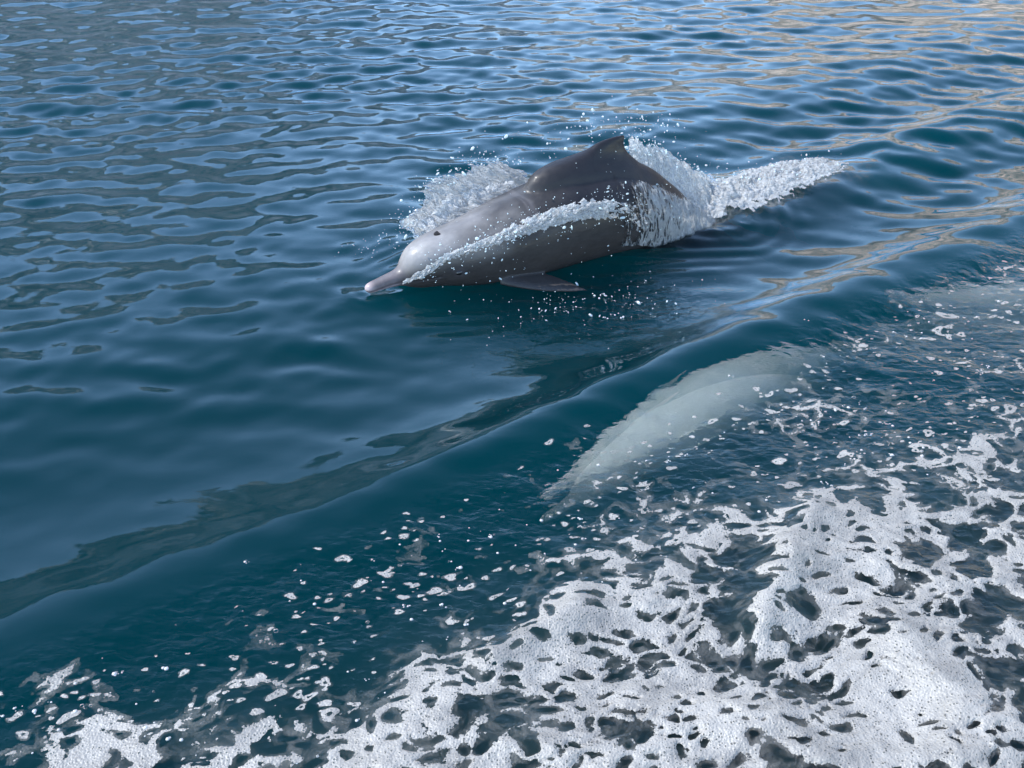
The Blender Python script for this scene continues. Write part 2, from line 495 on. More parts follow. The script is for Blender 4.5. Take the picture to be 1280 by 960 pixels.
gx = spaced(-1800, 1800, -2.4, 2.9, 0.0125, 1.014)
gy = spaced(-1800, 1800, 1.35, 4.8, 0.0108, 1.0045)
gy = np.concatenate([np.geomspace(-1800, -3, 24), gy[(gy > -2.5) & (gy < 16)], np.geomspace(16.5, 1800, 40)])
gx = np.concatenate([-np.geomspace(1800, 8.5, 30), gx[np.abs(gx) < 8], np.geomspace(8.5, 1800, 30)])
GX, GY = np.meshgrid(gx, gy)                       # rows follow y
spx = np.gradient(gx); spy = np.gradient(gy)
SP = np.maximum(spx[None, :] * 0.8, spy[:, None])
GZ = np.zeros(GX.shape)
iy0, iy1 = np.searchsorted(gy, (1.0, 15.0)); ix0, ix1 = np.searchsorted(gx, (-7.5, 7.5))
win = (slice(iy0, iy1), slice(ix0, ix1))
rim = sstep(0, .3, GY - 1.0) * sstep(15, 11.5, GY) * sstep(7.5, 5.5, np.abs(GX))
GZ[win] = sea_height(GX[win], GY[win], SP[win]) * rim[win]
def sea_z(x, y):
    """height of the built water surface"""
    i = np.clip(np.searchsorted(gx, x) - 1, 0, len(gx) - 2); j = np.clip(np.searchsorted(gy, y) - 1, 0, len(gy) - 2)
    a = (x - gx[i]) / (gx[i + 1] - gx[i]); b = (y - gy[j]) / (gy[j + 1] - gy[j])
    return (GZ[j, i] * (1 - a) + GZ[j, i + 1] * a) * (1 - b) + (GZ[j + 1, i] * (1 - a) + GZ[j + 1, i + 1] * a) * b
ny, nx = GX.shape
sv = np.stack([GX, GY, GZ], -1).reshape(-1, 3)
sf = grid_faces(ny, nx)
border = np.concatenate([np.arange(nx), np.arange(1, ny) * nx + nx - 1, (ny - 1) * nx + np.arange(nx - 2, -1, -1), np.arange(ny - 2, 0, -1) * nx])
low = sv[border].copy(); low[:, 2] = -9.0
base = len(sv); nb = len(border)
i = np.arange(nb); j = (i + 1) % nb
skirt = np.stack([border[j], border[i], base + i, base + j], 1)
sv = np.concatenate([sv, low, [[0, 0, -9.0]]])
bot = np.stack([base + j, base + i, np.full(nb, base + nb), np.full(nb, base + nb)], 1)
me = bpy.data.meshes.new("sea")
allf = np.concatenate([sf, skirt])
tri = bot[:, :3]
me.vertices.add(len(sv)); me.vertices.foreach_set("co", sv.astype(np.float32).ravel())
me.loops.add(len(allf) * 4 + len(tri) * 3)
me.loops.foreach_set("vertex_index", np.concatenate([allf.ravel(), tri.ravel()]).astype(np.int32))
me.polygons.add(len(allf) + len(tri))
me.polygons.foreach_set("loop_start", np.concatenate([np.arange(len(allf)) * 4, len(allf) * 4 + np.arange(len(tri)) * 3]).astype(np.int32))
me.polygons.foreach_set("use_smooth", np.ones(len(allf) + len(tri), bool))
me.update(calc_edges=True)
chop = 0.03 + 0.65 * near_zone(sv[:, 0], sv[:, 1])
chop += 0.9 * np.exp(-(((sv[:, 0] - 0.33) / 0.42) ** 2 + ((sv[:, 1] - 4.0) / 0.26) ** 2))
float_attr(me, "chop", chop * sstep(14, 9, np.abs(sv[:, 1])))
sea = add_obj("sea_water", me, M_SEA)
tag(sea, "dark teal sea with wake crests and ripples", "sea", kind="structure")

# ---------------------------------------------------------------- rocky hills across the water (above the frame, mirrored in it)
def build_hills():
    na, nr = 260, 46
    az = np.radians(np.linspace(-75, 80, na)); r = np.linspace(0, 1, nr)
    A, R = np.meshgrid(az, r, indexing='ij')
    deg = np.degrees(A)
    top = np.interp(deg, [-75, -50, -30, -18, -8, 0, 8, 16, 26, 40, 60, 80], [100, 160, 175, 160, 132, 118, 120, 138, 165, 190, 170, 110])
    dist0 = np.interp(deg, [-75, -20, 0, 20, 80], [330, 330, 400, 360, 300])
    depth = np.interp(deg, [-75, -10, 10, 80], [120, 120, 260, 300])
    D = dist0 + depth * R
    X, Y = np.sin(A) * D, np.cos(A) * D
    prof = np.interp(R, [0, .04, .5, .75, 1], [-.03, .03, .85, 1.0, .7])
    rid = fbm(X / 70, Y / 70, 0.3, 5) ; gul = 1 - 2 * np.abs(perlin(deg / 4.2, R * 1.2, 0.8))
    Z = top * prof * (1 + 0.34 * rid + 0.20 * gul * R) - 1.5
    me = mesh_from_arrays("hills", np.stack([X, Y, Z], -1).reshape(-1, 3), grid_faces(na, nr)[:, ::-1])
    w = sstep(-6, 14, deg + 8 * fbm(X / 50, Y / 50, 2.2, 3)).ravel()[:, None]
    v = fbm(X / 26, Y / 26, 4.4, 4).ravel()[:, None]
    g1 = np.array([.45, .435, .41]); g2 = np.array([.58, .45, .345])
    c = g1 * (1 - w) + g2 * w
    c = c * (1 + .5 * v)
    color_attr(me, "rock", np.clip(c, 0.02, 0.8))
    o = add_obj("hills", me, mat_hills())
    tag(o, "bare rocky hills across the water", "hills", kind="structure")
build_hills()

# ---------------------------------------------------------------- foam lying on the churned water
def patch_from_mask(X, Y, Z, keep, attrs):
    """mesh of the grid cells whose corners are all kept or touch a kept one"""
    n, m = X.shape
    f = grid_faces(n, m)
    k = keep.ravel()
    f = f[k[f].any(axis=1)]
    used = np.unique(f)
    remap = np.full(n * m, -1, np.int64); remap[used] = np.arange(len(used))
    v = np.stack([X.ravel()[used], Y.ravel()[used], Z.ravel()[used]], 1)
    return v, remap[f], [a.ravel()[used] for a in attrs]

def build_foam():
    st = 0.0042
    X, Y = np.meshgrid(np.arange(-1.62, 2.95, st), np.arange(1.45, 4.45, st))
    F = foam_density(X, Y)
    r = np.random.default_rng(21)
    placed = 0
    for q in range(30000):                          # small rafts drifting between the crest and the dense foam
        if placed >= 800: break
        x = r.uniform(-1.6, 2.8); y = r.uniform(1.6, 4.4)
        u, v = wake_v(np.array(x), np.array(y))
        d = foam_edge(x) - y
        if v > 2.31 or d > 0.10: continue
        prob = (0.06 + 0.9 * float(sstep(2.33, 2.02, v))) * (float(sstep(-0.30, 0.30, perlin(u * 1.3 + 3, v * 5.5, 6.1))) + 0.05)
        if r.random() > prob: continue
        placed += 1
        size = min(0.0050 * math.exp(abs(r.normal()) * 0.78), 0.042)
        ang = r.uniform(-.2, .8); el = r.uniform(0.35, 0.75); ph = r.uniform(0, 6, 2)
        i0, j0 = int((x + 1.62) / st), int((y - 1.45) / st); k = int(size * 1.7 / st) + 3
        w = (slice(max(j0 - k, 0), j0 + k), slice(max(i0 - k, 0), i0 + k))
        lx, ly = X[w] - x, Y[w] - y
        a_, b_ = lx * math.cos(ang) + ly * math.sin(ang), (-lx * math.sin(ang) + ly * math.cos(ang)) / el
        tt = np.arctan2(b_, a_); rr = np.hypot(a_, b_) / size / (1 + .22 * np.sin(2 * tt + ph[0]) + .16 * np.sin(3 * tt + ph[1]))
        bump_ = 1.1 * (1 - rr ** 2)
        if size > .013 and r.random() < .35: bump_ = bump_ - 1.3 * np.exp(-(rr / .38) ** 2)
        F[w] = np.maximum(F[w], np.clip(bump_, -1, .8))
    th = sstep(0.0, 0.7, F)
    lump = 0.5 + 0.6 * fbm(X * 18, Y * 18, 1.9, 3) + 0.7 * fbm(X * 6, Y * 8, 3.9, 3)
    Z = sea_z(X, Y) + 0.0022 + th * (0.002 + 0.010 * lump) * sstep(-.1, .5, foam_edge(X) - Y)
    v, f, (a, b) = patch_from_mask(X, Y, Z, (F > -0.06) | ((F > -0.56) & (foam_edge(X) - Y > -.12)), (F, th))
    me = mesh_from_arrays("sea_foam", v, f)
    float_attr(me, "foam", a); float_attr(me, "thick", b)
    o = add_obj("sea_foam", me, M_FOAM)
    tag(o, "lacy white foam spread over the churned water", "foam", kind="stuff")
build_foam()

def build_wake_foam():
    st = 0.007
    X, Y = np.meshgrid(np.arange(.55, 2.1, st), np.arange(4.45, 6.0, st))
    t = np.clip(((X - .85) * .93 + (Y - 4.88) * .78) / (.93 ** 2 + .78 ** 2), 0, 1.1)
    dd = np.hypot(X - .85 - t * .93, Y - 4.88 - t * .78)
    F = -0.75 + 1.15 * np.exp(-(dd / (.15 + .08 * t)) ** 2) * sstep(1.12, .8, t) + .75 * fbm(X * 7, Y * 9, 2.2, 4, .6)
    v, f, (a, b) = patch_from_mask(X, Y, sea_z(X, Y) + .004 + .012 * sstep(0, .6, F), F > -.5, (F, sstep(0, .7, F)))
    me = mesh_from_arrays("wake_foam", v, f)
    float_attr(me, "foam", a); float_attr(me, "thick", b)
    o = add_obj("wake_foam", me, M_FOAM)
    tag(o, "thin foam spreading beside the dolphin's tail wake", "foam", kind="stuff")
build_wake_foam()

def build_flecks():
    """small floating rafts of bubbles between the wake crest and the foam"""
    r = np.random.default_rng(21)
    C, R = [], []
    placed = 0
    for q in range(12000):
        if placed >= 300: break
        x = r.uniform(-1.6, 2.7); y = r.uniform(1.6, 4.7)
        u, v = wake_v(np.array(x), np.array(y))
        d = foam_edge(x) - y
        if v > 2.33 or d > 0.12: continue
        prob = 0.08 + 0.9 * float(sstep(2.34, 2.05, v))
        prob *= float(sstep(-0.30, 0.30, perlin(x * 2.2 + 3, y * 2.6, 6.1))) + 0.06
        if r.random() > prob: continue
        size = min(0.0045 * math.exp(abs(r.normal()) * 0.6), 0.02)
        ang = r.uniform(-.3, .8); el = r.uniform(0.35, 0.8)
        n = max(1, int((size / 0.0042) ** 1.7 * 0.8))
        ring = r.random() < 0.35 and n > 6
        t_ = r.uniform(0, 2 * np.pi, n); rr = np.sqrt(r.uniform(0.5 if ring else 0.0, 1.0, n)) * (1 + .25 * np.sin(2 * t_ + r.uniform(0, 6)))
        lx, ly = rr * np.cos(t_) * size, rr * np.sin(t_) * size * el
        C.append(np.stack([x + lx * math.cos(ang) - ly * math.sin(ang), y + lx * math.sin(ang) + ly * math.cos(ang)], 1))
        R.append(np.clip(0.0022 * np.exp(r.normal(size=n) * 0.45), .0010, .006) * (1 if n > 1 else 1.2)); placed += 1
    C, R = np.concatenate(C), np.concatenate(R)
    bm = bmesh.new(); bmesh.ops.create_icosphere(bm, subdivisions=1, radius=1.0)
    iv = np.array([q.co[:] for q in bm.verts]); fi = np.array([[w_.index for w_ in q.verts] for q in bm.faces]); bm.free()
    ctr = np.concatenate([C, (sea_z(C[:, 0], C[:, 1]) + R * 0.15)[:, None]], 1)
    V = ctr[:, None] + iv[None] * (R[:, None] * np.array([[1.2, 1.2, .5]]))[:, None]
    F = fi[None] + (np.arange(len(C)) * len(iv))[:, None, None]
    me = mesh_from_arrays("foam_flecks", V.reshape(-1, 3), F.reshape(-1, 3))
    o = add_obj("foam_flecks", me, M_BUBBLE)
    tag(o, "scattered small white foam flecks drifting beside the wake crest", "foam", kind="stuff")
build_flecks()

def build_bubble_cloud():
    """milky water full of fine bubbles under the foam"""
    st = 0.03
    X, Y = np.meshgrid(np.arange(-1.9, 3.4, st), np.arange(1.2, 4.2, st))
    d = foam_edge(X) - Y
    th = 0.30 * sstep(-0.30, 0.55, d + 0.30 * fbm(X * 2.2, Y * 2.6, 7.7, 3)) + 0.05 * sstep(-.5, .3, d) * (1 + perlin(X * 3, Y * 4, .4))
    th = th * (1 - sstep(3.6, 4.1, Y)) * sstep(-1.9, -1.5, X) * sstep(3.4, 2.9, X) * sstep(1.2, 1.4, Y)
    keep = th > 0.004
    top = sea_z(X, Y) - 0.02
    n, m = X.shape
    f = grid_faces(n, m); f = f[keep.ravel()[f].all(axis=1)]
    used = np.unique(f); remap = np.full(n * m, -1, np.int64); remap[used] = np.arange(len(used)); f = remap[f]
    tv = np.stack([X.ravel()[used], Y.ravel()[used], top.ravel()[used]], 1)
    bv = tv.copy(); bv[:, 2] -= th.ravel()[used]
    e = np.concatenate([f[:, [0, 1]], f[:, [1, 2]], f[:, [2, 3]], f[:, [3, 0]]])
    key = np.sort(e, 1); _, idx, cnt = np.unique(key, axis=0, return_index=True, return_counts=True)
    be = e[idx[cnt == 1]]; N = len(tv)
    side = np.stack([be[:, 1], be[:, 0], be[:, 0] + N, be[:, 1] + N], 1)
    me = mesh_from_arrays("bubble_cloud", np.concatenate([tv, bv]), np.concatenate([f, f[:, ::-1] + N, side]))
    o = add_obj("bubble_cloud", me, mat_bubble_volume("bubble_milk", 2.6, (0.34, 0.50, 0.56)))
    tag(o, "milky cloud of fine bubbles under the foam", "bubbles", kind="stuff")
build_bubble_cloud()

# ---------------------------------------------------------------- dolphins
ST = np.array([0, .008, .03, .08, .14, .165, .185, .22, .27, .34, .42, .55, .75, .95, 1.15, 1.4, 1.7, 2.0, 2.2, 2.38])
HW = np.array([.004, .020, .027, .031, .039, .046, .062, .085, .105, .124, .145, .172, .198, .206, .196, .16, .098, .052, .03, .014])
TP = np.array([.004, .016, .022, .025, .030, .040, .066, .098, .116, .127, .138, .163, .190, .205, .205, .17, .115, .07, .045, .02])
BT = np.array([.004, .016, .022, .027, .036, .045, .056, .072, .088, .106, .128, .160, .190, .200, .195, .17, .118, .072, .045, .02])

def smooth_interp(x, xp, fp):
    """monotone cubic through the stations"""
    h = np.diff(xp); dl = np.diff(fp) / h
    m = np.zeros(len(xp)); m[0] = dl[0]; m[-1] = dl[-1]
    for k in range(1, len(xp) - 1):
        m[k] = 0 if dl[k - 1] * dl[k] <= 0 else 2 * dl[k - 1] * dl[k] / (dl[k - 1] + dl[k])
    k = np.clip(np.searchsorted(xp, x) - 1, 0, len(xp) - 2)
    t = np.clip((x - xp[k]) / h[k], 0, 1)
    return ((2 * t ** 3 - 3 * t ** 2 + 1) * fp[k] + (t ** 3 - 2 * t ** 2 + t) * h[k] * m[k] + (-2 * t ** 3 + 3 * t ** 2) * fp[k + 1] + (t ** 3 - t ** 2) * h[k] * m[k + 1])

def body_ring(s, th):
    """rest shape: (along, across, up); th = 0 on the back, pi/2 on the left flank"""
    w, t, b = (smooth_interp(s, ST, a) for a in (HW, TP, BT))
    c, sn = np.cos(th), np.sin(th)
    return w * np.sign(sn) * np.abs(sn) ** 0.92, np.where(c > 0, t, b) * np.sign(c) * np.abs(c) ** 0.95

def closed_loft(rings):
    """rings (n, m, 3) -> verts and triangulated faces with fan caps"""
    n, m, _ = rings.shape
    i = np.arange(n - 1)[:, None] * m + np.arange(m)[None]
    j = np.arange(n - 1)[:, None] * m + (np.arange(m)[None] + 1) % m
    q = np.stack([i, j, j + m, i + m], -1).reshape(-1, 4)
    tri = np.concatenate([q[:, [0, 1, 2]], q[:, [0, 2, 3]]])
    v = np.concatenate([rings.reshape(-1, 3), [rings[0].mean(0), rings[-1].mean(0)]])
    a = np.arange(m); b_ = (a + 1) % m
    c0 = np.stack([b_, a, np.full(m, n * m)], 1)
    c1 = np.stack([(n - 1) * m + a, (n - 1) * m + b_, np.full(m, n * m + 1)], 1)
    return v, np.concatenate([tri, c0, c1])

def fin_loft(levels, chord, span, thick, origin, m=40):
    """levels: (distance along the span, leading, trailing, half thickness)"""
    lv = np.array(levels)
    k = np.linspace(0, len(lv) - 1, 40)
    lv = np.stack([np.interp(k, np.arange(len(lv)), lv[:, c]) for c in range(4)], 1)
    t = np.linspace(0, 2 * np.pi, m, endpoint=False)
    rings = []
    for d, le, tr, hw in lv:
        x = (1 + np.cos(t)) / 2                                  # 0 at the leading edge
        y = np.sin(t) * hw * (1.15 - 0.55 * x)
        rings.append(origin + span * d + np.outer(le + (tr - le) * x, chord) + np.outer(y, thick))
    return closed_loft(np.array(rings))

def unit(v): v = np.array(v, float); return v / np.linalg.norm(v)

def build_rest_body():
    s = np.concatenate([np.linspace(0, .3, 70) ** 1.0, np.linspace(.31, 2.38, 150)])
    th = np.linspace(0, 2 * np.pi, 72, endpoint=False)
    S, TH = np.meshgrid(s, th, indexing='ij')
    y, z = body_ring(S, TH)
    parts = [closed_loft(np.stack([S, y, z], -1))]
    ex, ey, ez = np.eye(3)
    parts.append(fin_loft([(.06, .74, 1.72, .10), (.14, .755, 1.60, .11), (.19, .775, 1.46, .10), (.225, .80, 1.345, .084), (.25, .835, 1.262, .066), (.27, .895, 1.222, .050),
                           (.284, .97, 1.200, .038), (.297, 1.035, 1.188, .029), (.316, 1.082, 1.178, .022), (.338, 1.115, 1.173, .015), (.352, 1.143, 1.172, .010), (.361, 1.163, 1.174, .005)], ex, ez, ey, np.zeros(3)))
    for sd_ in (1, -1):
        sp = unit((.66, .72 * sd_, -.20)); ch = unit((.86, -.52 * sd_, -.02)); tk = np.cross(ch, sp)
        parts.append(fin_loft([(0, -.07, .07, .030), (.05, -.068, .072, .024), (.12, -.060, .080, .018), (.2, -.040, .074, .012), (.27, -.012, .058, .008), (.315, .018, .042, .005), (.335, .034, .040, .003)],
                              ch, sp, tk, np.array([.60, .12 * sd_, -.10])))
        sp = unit((.30, .95 * sd_, 0)); ch = unit((1, 0, 0)); tk = ez
        parts.append(fin_loft([(-.02, -.16, .07, .020), (.04, -.13, .08, .017), (.12, -.085, .065, .012), (.2, -.04, .05, .008), (.26, .0, .04, .005), (.285, .022, .03, .003)], ch, sp, tk, np.array([2.32, 0, 0])))
    V, F, b0 = [], [], 0
    for v, f in parts:
        V.append(v); F.append(f + b0); b0 += len(v)
    me = mesh_from_arrays("rest", np.concatenate(V), np.concatenate(F))
    o = add_obj("rest", me, None)
    md = o.modifiers.new("r", 'REMESH'); md.mode = 'VOXEL'; md.voxel_size = 0.0058
    sm = o.modifiers.new("s", 'SMOOTH'); sm.factor = 0.5; sm.iterations = 13
    dg = bpy.context.evaluated_depsgraph_get()
    em = bpy.data.meshes.new_from_object(o.evaluated_get(dg))
    n = len(em.vertices); v = np.empty(n * 3, np.float32); em.vertices.foreach_get("co", v)
    nf = len(em.polygons)
    em.calc_loop_triangles()
    tri = np.empty(len(em.loop_triangles) * 3, np.int32); em.loop_triangles.foreach_get("vertices", tri)
    lt = np.empty(nf, np.int32); em.polygons.foreach_get("loop_total", lt)
    if (lt == 4).all():
        fa = np.empty(nf * 4, np.int32); em.loops.foreach_get("vertex_index", fa); fa = fa.reshape(-1, 4)
    else:
        fa = tri.reshape(-1, 3)
    bpy.data.objects.remove(o); bpy.data.meshes.remove(em); bpy.data.meshes.remove(me)
    return v.reshape(-1, 3).astype(float), fa

REST_V, REST_F = build_rest_body()
# blowhole dent
_q = np.exp(-((REST_V[:, 0] - .345) / .016) ** 2 - ((REST_V[:, 1]) / .020) ** 2) * (REST_V[:, 2] > 0.05)
REST_V[:, 2] -= 0.007 * _q
# mouth line, eye socket, folds at the neck
_m = np.exp(-((REST_V[:, 2] - (-.006 - 0.06 * np.clip(REST_V[:, 0] - .17, 0, .2))) / .0035) ** 2) * (REST_V[:, 0] < .30) * (REST_V[:, 0] > .01)
REST_V[:, 1] *= 1 - 0.06 * _m
EYE = np.array([.375, .128, -.012])

class Spine:
    """swims along a heading with its own height and sideways bend; maps rest coordinates into the scene"""
    def __init__(self, tip, heading, ss, zz, side=None, roll=0.0):
        self.h = unit((-heading[0], -heading[1], 0))            # from beak to tail
        self.n = np.array([-self.h[1], self.h[0], 0]) * -1      # the dolphin's left flank
        self.tip = np.array([tip[0], tip[1], 0.0]); self.ss, self.zz = np.array(ss), np.array(zz)
        self.side = np.zeros(len(ss)) if side is None else np.array(side); self.roll = roll
    def axis(self, s):
        z = smooth_interp(s, self.ss, self.zz); e = smooth_interp(s, self.ss, self.side)
        return self.tip + s[..., None] * self.h + e[..., None] * self.n + z[..., None] * np.array([0, 0, 1.0])
    def map(self, p):
        p = np.asarray(p, float)
        s = p[..., 0]
        a = self.axis(s); d = self.axis(s + .01) - self.axis(s - .01); d /= np.linalg.norm(d, axis=-1)[..., None]
        n = np.broadcast_to(self.n, d.shape); up = np.cross(d, n); up = np.where(up[..., 2:3] < 0, -up, up)
        cr, sr = math.cos(self.roll), math.sin(self.roll)
        y = p[..., 1] * cr - p[..., 2] * sr; z = p[..., 1] * sr + p[..., 2] * cr
        return a + n * y[..., None] + up * z[..., None]

def skin_colours(v, pale):
    s, y, z = v[:, 0], v[:, 1], v[:, 2]
    g = np.array([.036, .032, .031])  # flank grey, darkened to paint in its shaded side
    c = np.tile(g, (len(v), 1))
    def lay(w, rgb):
        nonlocal c
        w = np.clip(w, 0, 1)[:, None]; c = c * (1 - w) + np.array(rgb) * w
    mott = fbm(s * 6, y * 9, z * 9, 3)
    top = smooth_interp(np.clip(s, 0, 2.38), ST, TP)
    lay(sstep(.85, .1, s + .3 * mott) * sstep(.0, .09, z) * .9, (.275, .26, .25))  # paler head top, lightened further to carry its sunlit tone in the colour
    lay(sstep(.80, 1.0, s + .1 * mott) * sstep(1.9, 1.5, s) * sstep(.02, .16, z) * .9, (.016, .0145, .017))
    lay(sstep(.02, -.14, z + .03 * mott) * .4, (.06, .053, .05))
    lay(sstep(.20, .12, s) * .35, (.24, .20, .21))
    lay(sstep(.05, .012, s + .008 * mott) * .9, (.42, .33, .32))
    lay(sstep(.19, .10, s) * np.exp(-((z + .012) / .012) ** 2) * .5, (.50, .40, .42))
    lay(np.exp(-((z - (-.006 - 0.06 * np.clip(s - .17, 0, .2))) / .0045) ** 2) * (s < .32) * .9, (.03, .027, .03))
    e = np.hypot(s - EYE[0], z - EYE[2]); lay(np.exp(-(e / .024) ** 2) * .75 * (s < .5), (.055, .05, .055))
    lay(np.exp(-((s - .735 - .02 * mott) / .004) ** 2) * sstep(0.05, .12, z) * .5, (.10, .09, .09))
    lay(np.exp(-((s - .752 - .03 * mott) / .010) ** 2) * sstep(0.05, .12, z) * .2, (.22, .2, .2))
    if pale:
        lay(np.full(len(v), pale), (.76, .88, .80))
        lay((sstep(.0, .5, mott)) * .35, (.40, .42, .42))
        lay(np.exp(-(e / .024) ** 2) * .8 * (s < .5), (.08, .08, .08))
    return c

M_SKIN = mat_skin("dolphin_skin")
M_EYE = mat_plain("dolphin_eye", (.012, .010, .010), .08, .6)
M_HOLE = mat_plain("blowhole_dark", (.006, .005, .006), .95)

def ellipsoid(name, centre_fn, r, nu=18, nv=12):
    """small closed shape given in rest coordinates and mapped on the body"""
    a = np.linspace(0, np.pi, nv); b = np.linspace(0, 2 * np.pi, nu, endpoint=False)
    A, B = np.meshgrid(a[1:-1], b, indexing='ij')
    rings = np.stack([r[0] * np.sin(A) * np.cos(B), r[1] * np.sin(A) * np.sin(B), r[2] * np.cos(A)], -1)
    v, f = closed_loft(rings)
    v[-2] = (0, 0, r[2]); v[-1] = (0, 0, -r[2])
    return mesh_from_arrays(name, centre_fn(v), f[:, ::-1])

def build_dolphin(spine, label, pale, group, tuck=1.0, slim=1.0):
    root = bpy.data.objects.new("dolphin", None)
    col.objects.link(root)
    org = spine.axis(np.array([1.0]))[0]
    root.location = org
    root.empty_display_size = 0.2
    tag(root, label, "dolphin", group)
    RV = REST_V.copy()
    hw_ = smooth_interp(np.clip(RV[:, 0], 0, 2.38), ST, HW)
    out = np.clip(np.abs(RV[:, 1]) - hw_ * np.where(tuck < .5, .8, 1), 0, None) * (RV[:, 0] < 1.3)
    RV[:, 1] -= np.sign(RV[:, 1]) * out * (1 - tuck)            # flippers held against the body
    RV[:, 1:] *= slim
    me = mesh_from_arrays("body", spine.map(RV) - org, REST_F)
    color_attr(me, "skin", skin_colours(REST_V, pale))
    a = me.attributes.new("rest", 'FLOAT_VECTOR', 'POINT'); a.data.foreach_set("vector", REST_V.astype(np.float32).ravel())
    add_obj("body", me, M_SKIN, root)
    for sd_ in (1, -1):
        c = EYE * (1, sd_, 1)
        add_obj("eye", ellipsoid("eye", lambda v: spine.map(v + c) - org, (.017, .009, .0115)), M_EYE, root)
    def crescent(v):
        w = v.copy(); w[:, 0] += .345 + 0.35 * (w[:, 1] / .016) ** 2 * .016; w[:, 2] += smooth_interp(w[:, 0], ST, TP) - .0035
        return spine.map(w) - org
    add_obj("blowhole", ellipsoid("blowhole", crescent, (.0105, .019, .006)), M_HOLE, root)
    return root

LEAD = Spine((-0.61, 4.06), (-.88, -.47), [-.1, 0, .1, .2, .34, .55, .7, .8, .95, 1.1, 1.27, 1.4, 1.58, 1.75, 2.0, 2.3, 2.7],
             [.012, .022, .040, .055, .080, .092, .110, .124, .140, .138, .100, .045, -.045, -.15, -.30, -.46, -.60])
build_dolphin(LEAD, "grey humpbacked dolphin breaking the surface with its dark dorsal fin out of the water", 0.0, "dolphins swimming beside the boat")
SUB = Spine((0.10, 2.98), (-.74, -.67), [-.1, 0, .4, .8, 1.2, 1.6, 2.0, 2.7], [-.33, -.33, -.33, -.36, -.42, -.53, -.70, -1.0], roll=math.radians(172))
build_dolphin(SUB, "pale dolphin gliding wholly under water below the inner wake crest", 0.85, "dolphins swimming beside the boat", 0.0, 0.84)
THIRD = Spine((1.66, 4.46), (-.995, .02), [-.1, 0, .4, .8, 1.2, 1.6, 2.0, 2.7], [-.38, -.38, -.42, -.52, -.66, -.84, -1.0, -1.2], roll=math.radians(172))
build_dolphin(THIRD, "faint pale dolphin deep under the ripples behind the other submerged one", 0.75, "dolphins swimming beside the boat", 0.0, 0.84)

# ---------------------------------------------------------------- thrown water
M_CURL = mat_splash("splash_white", 0.34, 0.12, 44, 0.3)
M_SHEET = mat_splash("splash_sheet", 0.58, 0.38, 46, 0.26, 0.06, 0.5)
M_VEIL = mat_splash("splash_veil", 0.46, 0.26, 40, 0.3, 0.05, 0.5)
M_WAKE = mat_splash("splash_wake", 0.16, 0.06, 44, 0.25, 0.03, 0.5)

def sheet_object(name, P, cover, mat, label, cut=None, rough=0.012, freq=22, seed=0.0, stretch=0.4, flow=(1.0, 0.32)):
    """P (n, m, 3) sheet roughened along its normals; cover (n, m) thins the edges"""
    du = np.gradient(P, axis=0); dv = np.gradient(P, axis=1)
    nn = np.cross(du, dv); nn /= np.linalg.norm(nn, axis=-1)[..., None] + 1e-9
    U = np.cumsum(np.linalg.norm(np.diff(P, axis=0, prepend=P[:1]), axis=-1), axis=0)
    W = np.cumsum(np.linalg.norm(np.diff(P, axis=1, prepend=P[:, :1]), axis=-1), axis=1)
    x, y, z = U * freq + seed, W * freq * stretch + 3.7 + seed, 0.5 + 0 * U
    d = fbm(x, y, z, 4, 0.6)
    j = np.stack([perlin(x * 1.3 + 9, y * 1.3, z * 1.3), perlin(x * 1.3, y * 1.3 + 9, z * 1.3), perlin(x * 1.3, y * 1.3, z * 1.3 + 9)], -1)
    P = P + nn * (d * rough * 2.2)[..., None] + j * rough * 0.5
    n, m = P.shape[:2]
    f = grid_faces(n, m)
    if cut is not None:
        k = (cover + 0.55 * fbm(x * .7, y * .7, z * .7, 4, 0.6)).ravel() > cut
        f = f[k[f].all(axis=1)]
    above = (P[..., 2] > sea_z(P[..., 0], P[..., 1]) - .008).ravel(); f = f[above[f].any(axis=1)]
    used = np.unique(f); remap = np.full(n * m, -1, np.int64); remap[used] = np.arange(len(used))
    me = mesh_from_arrays(name, P.reshape(-1, 3)[used], remap[f])
    float_attr(me, "cover", cover.ravel()[used])
    fl = np.stack([U * flow[0], W * flow[1], 0 * U + seed], -1).reshape(-1, 3)[used]
    a = me.attributes.new("flow", 'FLOAT_VECTOR', 'POINT'); a.data.foreach_set("vector", fl.astype(np.float32).ravel())
    o = add_obj(name, me, mat)
    tag(o, label, "splash", kind="stuff")
    return o

# water ridge running from the beak along the near flank
u = np.linspace(0, 1, 520)[:, None]; w = np.linspace(0, 1, 80)[None]
s = .150 + 1.20 * u
thc = np.radians(np.interp(s, [.15, .2, .35, .5, .65, .8, .95, 1.1, 1.25, 1.35], [98, 80, 60, 54, 52, 54, 58, 66, 82, 100]))
half = np.interp(s, [.15, .25, .5, .8, 1.0, 1.2, 1.35], [.012, .016, .026, .045, .055, .045, .02]) / np.interp(s, ST, HW) * 1.0
th = thc + (w - .5) * 2 * half
yy, zz = body_ring(np.broadcast_to(s, th.shape), th)
lift = np.interp(s, [.15, .25, .5, .8, 1.05, 1.25, 1.35], [.010, .016, .026, .045, .055, .035, .008]) * np.sin(np.pi * w) ** .6
k = 1 + lift / np.hypot(yy, zz)
P = LEAD.map(np.stack([np.broadcast_to(s, th.shape), yy * k, zz * k], -1))
cov = np.clip(np.sin(np.pi * w), 0, 1) * np.interp(s, [.15, .2, .9, 1.05, 1.2, 1.35], [.7, .95, .95, .62, .40, .2]) * (0.92 + 0.55 * perlin(s * 11, w * 1.5 + 3) + 0.3 * perlin(s * 29, w * 3 + 1))
sheet_object("flank_splash", P, cov, M_CURL, "white ridge of broken water along the dolphin's near flank", cut=.34, rough=.009, freq=48, stretch=1.6, flow=(.4, 1.0))

